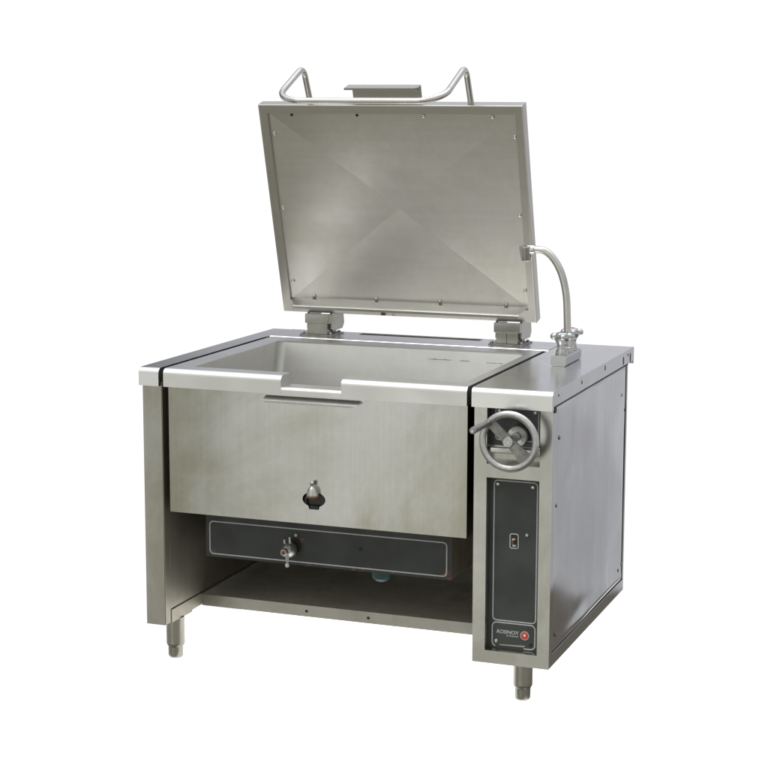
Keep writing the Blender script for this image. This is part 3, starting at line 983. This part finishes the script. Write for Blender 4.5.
# ------------------------------------------------------------------ world: white backdrop behind, sky above, lawn in front
w = bpy.data.worlds.new("World")
scene.world = w
w.use_nodes = True
nt = w.node_tree
bg = nt.nodes["Background"]
tc = nd(nt, "ShaderNodeTexCoord")
sx = nd(nt, "ShaderNodeSeparateXYZ")
nt.links.new(tc.outputs["Generated"], sx.inputs[0])
X, Y, Z = sx.outputs
el = mathn(nt, "MULTIPLY", mathn(nt, "ARCSINE", Z), 57.29578)
az = mathn(nt, "MULTIPLY", mathn(nt, "ARCTAN2", X, Y), 57.29578)


def ramp(v, stops, lo, hi):
    mr = nd(nt, "ShaderNodeMapRange")
    nt.links.new(v, mr.inputs[0])
    mr.inputs[1].default_value, mr.inputs[2].default_value = lo, hi
    cr = nd(nt, "ShaderNodeValToRGB")
    nt.links.new(mr.outputs[0], cr.inputs[0])
    e = cr.color_ramp.elements
    while len(e) < len(stops):
        e.new(0.5)
    for i, (p, c) in enumerate(stops):
        e[i].position = (p - lo) / (hi - lo)
        e[i].color = (*c, 1)
    return cr.outputs[0]


front_c = ramp(el, [(-90, (.30, .28, .21)), (-42, (.22, .207, .168)), (-29, (.185, .172, .138)), (-22, (.50, .49, .42)), (-17.5, (.86, .85, .79)), (-14, (1.06, 1.05, .99)), (-11.3, (.78, .775, .70)), (-8.5, (1.02, 1.02, .98)), (0, (.88, .89, .84)),
                    (12, (.85, .87, .83)), (24, (1.15, 1.15, 1.13)), (50, (1.4, 1.4, 1.4)), (90, (2.2, 2.22, 2.25))], -90, 90)
dim = mathn(nt, "MULTIPLY", smooth(nt, X, -0.60, -0.40, 0.55, 1.0), smooth(nt, X, -0.20, -0.02, 1.0, 0.66))
vm = nd(nt, "ShaderNodeVectorMath", operation="SCALE")
nt.links.new(front_c, vm.inputs[0])
nt.links.new(dim, vm.inputs["Scale"])
front_c = vm.outputs[0]
rear_lo = ramp(az, [(-60, (.5, .5, .5)), (-50, (1.06, 1.06, 1.06)), (7.5, (1.06, 1.06, 1.06)), (12.5, (.56, .565, .60)), (40, (.50, .505, .54)), (90, (.55, .55, .58))], -180, 180)
side_gr = mixc(nt, smooth(nt, el, -15.55, -15.15), (.19, .175, .15), (.66, .665, .695))
nz = nd(nt, "ShaderNodeTexNoise")
mpw = nd(nt, "ShaderNodeMapping")
mpw.inputs["Scale"].default_value = (9, 9, 4)
nt.links.new(tc.outputs["Generated"], mpw.inputs[0])
nt.links.new(mpw.outputs[0], nz.inputs[0])
nz.inputs["Scale"].default_value = 2.2
nz.inputs["Detail"].default_value = 3
vs2 = nd(nt, "ShaderNodeVectorMath", operation="SCALE")
nt.links.new(side_gr, vs2.inputs[0])
nt.links.new(smooth(nt, nz.outputs[0], 0.32, 0.68, 0.78, 1.2), vs2.inputs["Scale"])
side_gr = vs2.outputs[0]
rear_lo = mixc(nt, smooth(nt, az, 7.5, 12.5), rear_lo, side_gr)
rear_hi = mixc(nt, smooth(nt, az, -30, -23), (.04, .04, .045), (.26, .27, .32))
rear_hi = mixc(nt, smooth(nt, az, -21, -16), rear_hi, (.50, .51, .57))
rear_hi = mixc(nt, smooth(nt, el, 14, 40), rear_hi, (0.9, .95, 1.05))
rear_hi = mixc(nt, smooth(nt, el, 40, 80), rear_hi, (2.8, 2.85, 2.9))
rear = mixc(nt, smooth(nt, el, 4.5, 8.0), rear_lo, rear_hi)
tot = mixc(nt, smooth(nt, Y, 0.05, -0.25), rear, front_c)
nt.links.new(tot, bg.inputs[0])
bg.inputs[1].default_value = 1.0

# soft overcast key light
sl = bpy.data.lights.new("Sun", "SUN")
sl.energy = 0.8
sl.angle = R(25)
sl.color = (1.0, 0.98, 0.94)
so = bpy.data.objects.new("Sun", sl)
COL.objects.link(so)
so.rotation_euler = Vector((0.25, 0.55, -1.0)).to_track_quat("-Z", "Y").to_euler()

scene.view_settings.view_transform = "Standard"
scene.view_settings.look = "None"
scene.view_settings.exposure = 0
scene.view_settings.gamma = 1
scene.cycles.use_denoising = True
scene.cycles.max_bounces = 12
scene.cycles.glossy_bounces = 8
